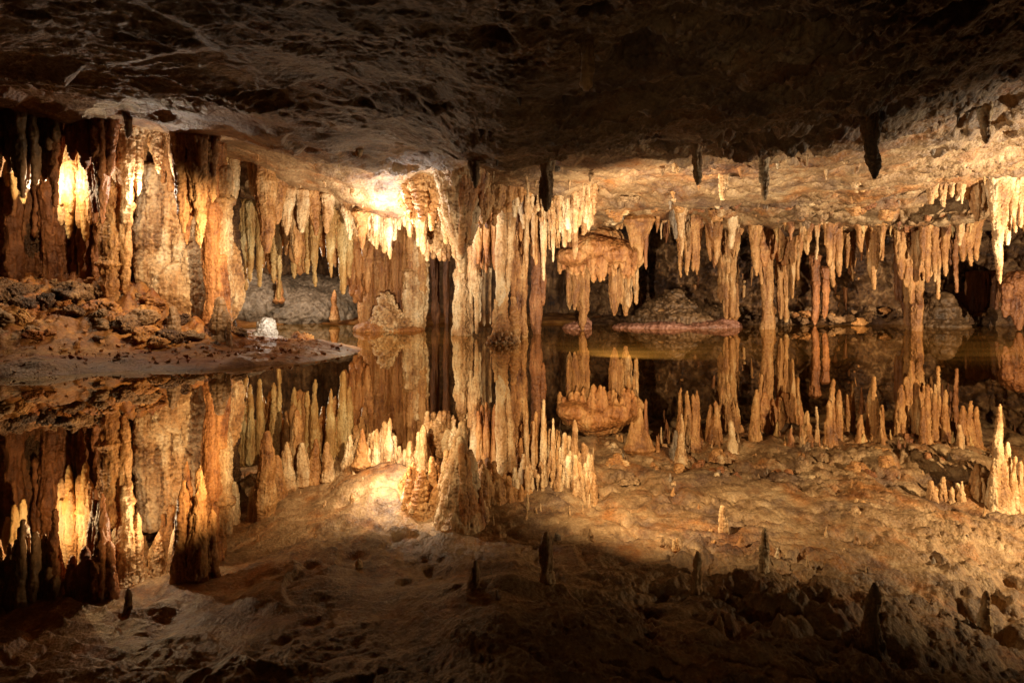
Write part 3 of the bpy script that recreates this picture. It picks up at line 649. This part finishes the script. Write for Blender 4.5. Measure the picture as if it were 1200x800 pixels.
# ---------------------------------------------------------------- repeated small formations (copies share meshes)
def variant(kind):
    bm = bmesh.new()
    if kind == 'drip':
        n = random.randint(1, 3)
        for k in range(n):
            h = 1 if k == 0 else random.uniform(.35, .75); ox, oy = (0, 0) if k == 0 else (random.uniform(-.16, .16), random.uniform(-.12, .12))
            r0 = .17 if k == 0 else .12; ph = random.uniform(0, 9)
            tube_into(bm, [(ox+.03*math.sin(ph+t*5), oy+.03*math.cos(ph+t*4), .12-h*t, max(.02, (r0*(1-t)**.95*(1+.2*math.sin(ph+t*13))+.018))) for t in [i/9 for i in range(10)]], 8)
        me = roughen(fuse(bm, .018), .024, flute=1, fine=.4, freq=6, zs=.25)
    elif kind == 'stub':
        for k in range(random.randint(3, 5)):
            ox, oy = random.uniform(-.2, .2), random.uniform(-.15, .15); h = random.uniform(.25, .6)
            tube_into(bm, [(ox, oy, .15-h*t, .14*(1-.6*t)) for t in [i/5 for i in range(6)]], 8)
        me = roughen(fuse(bm, .022), .045, flute=.6, fine=.6, freq=6, zs=.7, pop=.3)
    else:
        for k in range(random.randint(2, 3)):
            c = Vector((random.uniform(-.3, .3), random.uniform(-.3, .3), random.uniform(-.1, .12)))
            vs = [bm.verts.new(c+Vector((random.gauss(0, 1), random.gauss(0, 1), random.gauss(0, .8))).normalized()*random.uniform(.35, .62)) for _ in range(11)]
            h = bmesh.ops.convex_hull(bm, input=vs)
            junk = [v for v in vs if not v.link_faces]
            bmesh.ops.delete(bm, geom=junk, context='VERTS')
        me = roughen(fuse(bm, .035), .1, flute=.5, fine=.5, freq=3, zs=1, pop=.5)
    return me
drips = [variant('drip') for _ in range(9)]; stubs = [variant('stub') for _ in range(6)]; stones = [variant('stone') for _ in range(9)]
MCOPY = {}
def with_mat(me, mt):
    k = (me.name, mt)
    if k not in MCOPY:
        c = me.copy(); c.materials.clear(); c.materials.append(M[mt]); MCOPY[k] = c
    return MCOPY[k]
PROTO = {}
def small(name, me, mt, loc, sc, label, cat, group):
    k = (name, me.name, mt)
    if k not in PROTO:
        o = link(with_mat(me, mt), name); PROTO[k] = o
    else:
        o = PROTO[k].copy(); COL.objects.link(o)
    o.location = loc; o.scale = sc; o.rotation_euler = (random.uniform(-.06, .06), random.uniform(-.06, .06), random.uniform(0, 6.28))
    tag(o, label, cat, group)
    return o
def hang(n, x0, x1, d0, d1, h0, h1, wid, mts, label, group, pool=None, name='stalactite'):
    for _ in range(n):
        px = random.uniform(x0, x1); d = random.uniform(d0, d1)
        z = ceil_z(px, d)+.02; h = (h0+(h1-h0)*random.random()**1.7)*random.uniform(.8, 1.1); w = h*random.uniform(*wid)
        small(name, random.choice(pool or drips), random.choice(mts), ((px-CX)/F*d, d, z), (w, w*random.uniform(.7, 1.1), h), label, name.replace('_', ' '), group)
LIPM = ['ochre', 'ochre', 'orange', 'cream', 'rust', 'yellow']
hang(78, 770, 1150, 12.7, 14.0, .08, .6, (.35, 1.1), LIPM, 'ochre stalactite in the crowded fringe along the right ceiling lip', 'fringe stalactites along the right ceiling lip')
hang(70, 690, 1170, 11.6, 13.6, .16, .42, (1.0, 2.8), ['ochre', 'ochre', 'ceiling', 'cream', 'rust'], 'knobbly stub along the right ceiling lip', 'knobbly stubs along the right ceiling lip', stubs, 'stumpy_stalactite')
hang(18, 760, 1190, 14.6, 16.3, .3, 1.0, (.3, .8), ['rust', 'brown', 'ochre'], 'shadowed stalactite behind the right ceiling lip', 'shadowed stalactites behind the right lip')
hang(80, 640, 1200, 8.6, 12.4, .05, .24, (.6, 1.8), ['ceiling', 'cream', 'ochre', 'grey'], 'tiny nub on the lit right ceiling', 'nubs on the lit right ceiling', drips+stubs, 'nub_stalactite')
hang(40, 560, 1150, 5.0, 8.2, .05, .2, (.6, 1.8), ['ceiling', 'grey'], 'tiny nub on the dark ceiling', 'nubs on the dark ceiling', drips+stubs, 'nub_stalactite')
hang(18, 265, 430, 12.9, 13.5, .12, .34, (.6, 1.1), ['ochre', 'yellow', 'cream'], 'ochre stalactite along the left chamber lip', 'stalactites along the left chamber lip')
hang(40, 400, 545, 10.4, 12.8, .08, .38, (.55, 1.9), ['cream', 'cream', 'ochre', 'white', 'ochre'], 'pale little stalactite crowding around the white glare', 'pale stalactites around the white glare')
hang(34, 300, 440, 9.6, 12.8, .03, .14, (.7, 2.0), ['cream', 'ceiling', 'ochre'], 'tiny pale stalactite dotting the lit ceiling of the left chamber', 'tiny stalactites on the left chamber ceiling')
hang(26, 560, 700, 10.2, 12.6, .1, .5, (.45, 1.0), ['cream', 'ochre', 'cream'], 'pale little stalactite around the top of the central columns', 'pale stalactites around the central columns')
hang(12, 500, 700, 11.6, 13, .2, .6, (.5, .8), ['ochre', 'cream', 'orange'], 'ochre stalactite among the central columns', 'stalactites among the central columns')
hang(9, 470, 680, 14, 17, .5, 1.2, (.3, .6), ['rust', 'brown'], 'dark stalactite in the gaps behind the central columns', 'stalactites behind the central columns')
def on_wall(x, z):
    hit, loc, _, _ = WALL.ray_cast(Vector((x, 13.8, z)), Vector((0, 1, 0)))
    return (x, loc.y+.02 if hit else 16.8, z)
for k in range(46):
    px = random.uniform(760, 1150); d = random.uniform(15.9, 16.7); h = random.uniform(.25, .7); w = h*random.uniform(.3, .55)
    small('wall_dripstone', random.choice(drips), random.choice(['rust', 'ochre', 'orange']), on_wall((px-CX)/F*d, random.uniform(.6, 1.7)), (w, w, h),
          'thin rib of dripstone clinging to the right back wall', 'dripstone', 'dripstone ribs on the right back wall')
# rocks of the left pile
for k in range(150):
    for _ in range(30):
        d = random.uniform(8.2, 10.9); px = random.uniform(-60, 345)
        x = (px-CX)/F*d
        h, s, pile = bank_h(np.array([x]), np.array([d]))
        if pile[0] > .12: break
    r = (.1+.3*random.random()**2)*(1 if px < 190 else .75)
    small('rock', random.choice(stones), random.choice(['mud', 'brown', 'rubble']), (x, d, float(h[0])+r*.18), (r*random.uniform(.9, 1.4), r, r*random.uniform(.7, 1.0)),
          'rough brown rock in the pile on the left bank', 'rock', 'rocks piled on the left bank')
def make_gravel():
    bm = bmesh.new(); n = 0
    while n < 1500:
        x = random.uniform(-8, -2.2); y = random.uniform(6.6, 11.2)
        h, sd, pile = bank_h(np.array([x]), np.array([y]))
        if sd[0] < .05 or pile[0] > .75: continue
        n += 1; r = .008+.04*random.random()**3
        c = Vector((x, y, float(h[0])+r*.2))
        vs = [bm.verts.new(c+Vector((random.gauss(0, 1), random.gauss(0, 1), random.gauss(0, .7))).normalized()*r*random.uniform(.6, 1.2)) for _ in range(8)]
        bmesh.ops.convex_hull(bm, input=vs)
        bmesh.ops.delete(bm, geom=[v for v in vs if v.is_valid and not v.link_faces], context='VERTS')
    me = bpy.data.meshes.new('bank_gravel'); bm.to_mesh(me); bm.free()
    o = link(me, 'bank_gravel', 'mud'); o['kind'] = 'stuff'; o['label'] = 'loose gravel strewn over the left mud bank'; o['category'] = 'gravel'
make_gravel()
ro = small('rock', stones[2], 'cream', P(98, 345, 10.0), (.27, .25, .26), 'pale angular boulder crowning the left rock pile', 'rock', None)
for px, py, d, s, lb in [(163, 365, 10.0, .34, 'grey knobbly boulder where the rock pile meets the popcorn flowstone'), (188, 372, 9.9, .3, 'grey rounded boulder beside the popcorn flowstone'), (352, 398, 11.0, .3, 'tan boulder at the tip of the mud bank')]:
    small('rock', random.choice(stones), 'grey' if px < 300 else 'mud', P(px, py, d), (s*1.2, s, s), lb, 'rock', None)
thing('stump', 'leaning broken stalagmite stump at the foot of the left wall', 'stalagmite', (200, 400, 9.0), [('stem', st(197, 412, 378, 8, 6, 9.0, dx=6), 'brown', .018, .025, FI)])
thing('stump', 'dark trunk shaped stump with a pale split under the slender column', 'stalagmite', (262, 410, 9.2), [
  ('stem', st(258, 414, 376, 12, 9, 9.2, dx=2), 'brown', .018, .03, FI), ('split', st(269, 412, 378, 2.5, 2, 9.05, dx=-1, wob=.3), 'cream', .012, .01, FI)])
thing('calcite_rock', 'glaring white lamp lit rock on the shore of the left bank', 'rock', (311, 398, 11.2), [
  ('body', [blob(311, 386, 11, 14, 11.2), blob(307, 394, 11, 9, 11.2), blob(316, 392, 9, 9, 11.2)], 'white', .02, .045, dict(flute=.2, fine=.4, freq=5, zs=1, pop=.35))])
# rubble at the foot of the right back wall
for k in range(90):
    px = random.uniform(770, 1210); d = random.uniform(15.3, 16.6); r = random.uniform(.06, .22)
    small('rock', random.choice(stones), random.choice(['rubble', 'brown', 'ochre', 'rubble']), ((px-CX)/F*d, d, random.uniform(.05, .35)), (r*1.3, r, r),
          'rubble stone at the foot of the right back wall', 'rock', 'rubble stones under the right back wall')

# ---------------------------------------------------------------- cave lamps and an added near fill
def lamp(name, px, py, d, power, col=(1, .76, .46), size=0, aim=None, angle=90, blend=.6):
    l = bpy.data.lights.new(name, 'SPOT' if aim else 'POINT'); l.energy = power; l.color = col; l.shadow_soft_size = size
    o = bpy.data.objects.new(name, l); COL.objects.link(o); o.location = P(px, py, d)
    if aim:
        l.spot_size = math.radians(angle); l.spot_blend = blend
        o.rotation_euler = (P(*aim)-o.location).to_track_quat('-Z', 'Y').to_euler()
    return o
W1, W2, W3 = (1, .84, .6), (1, .75, .44), (1, .88, .7)
lamp('chamber_lamp', 450, 288, 10.8, 185, (1, .96, .9), aim=(511, 180, 11.7), angle=164, blend=.6)
lamp('chamber_glow_lamp', 415, 330, 11.6, 40, W1)
lamp('chamber_floor_lamp', 450, 366, 9.2, 760, W1, aim=(440, 258, 13.2), angle=122, blend=1)
lamp('slope_lamp', 345, 295, 14.6, 170, W3)
lamp('drapery_lamp', 60, 216, 9.3, 55, W2)
lamp('hood_lamp', 176, 222, 9.4, 42, W3)
lamp('curtain_lamp', 20, 345, 9.2, 70, W2)
lamp('shore_lamp', 322, 372, 10.9, 2.6, (1, .9, .8))
lamp('right_bank_lamp', 1520, 372, 7.8, 2600, W1, aim=(960, 260, 13.5), angle=150, blend=1)
lamp('left_bank_lamp', 300, 268, 8.3, 400, W2, aim=(130, 335, 10.2), angle=92, blend=.8)
lamp('front_lamp', 690, 373, 8.6, 1300, W1, aim=(880, 255, 14), angle=130, blend=.9)
lamp('back_wall_lamp', 1000, 362, 14.5, 85, W2, aim=(960, 330, 16.5), angle=130)
lamp('near_fill_light', 680, 60, .4, 85, W2, aim=(835, 262, 7.5), angle=44, blend=1)  # added fill beside the camera, lifts the dark near hangers

w = bpy.data.worlds.new('World'); scene.world = w; w.use_nodes = True
bg = w.node_tree.nodes['Background']; bg.inputs[0].default_value = (1, .75, .5, 1); bg.inputs[1].default_value = .012

# ---------------------------------------------------------------- camera
cam = bpy.data.cameras.new('camera'); co = bpy.data.objects.new('camera', cam); COL.objects.link(co)
co.location = (0, 0, EYE); co.rotation_euler = (math.pi/2, 0, 0)
cam.sensor_width = 36; cam.lens = F/1200*36; cam.shift_y = -(400-HY)/1200; cam.clip_end = 200; cam.clip_start = .05
scene.camera = co
scene.view_settings.view_transform = 'Standard'; scene.view_settings.look = 'None'; scene.view_settings.exposure = 0
scene.render.engine = 'CYCLES'
cy = scene.cycles
cy.max_bounces = 6; cy.diffuse_bounces = 3; cy.glossy_bounces = 4; cy.caustics_reflective = False; cy.caustics_refractive = False
cy.sample_clamp_indirect = 4; cy.use_denoising = True
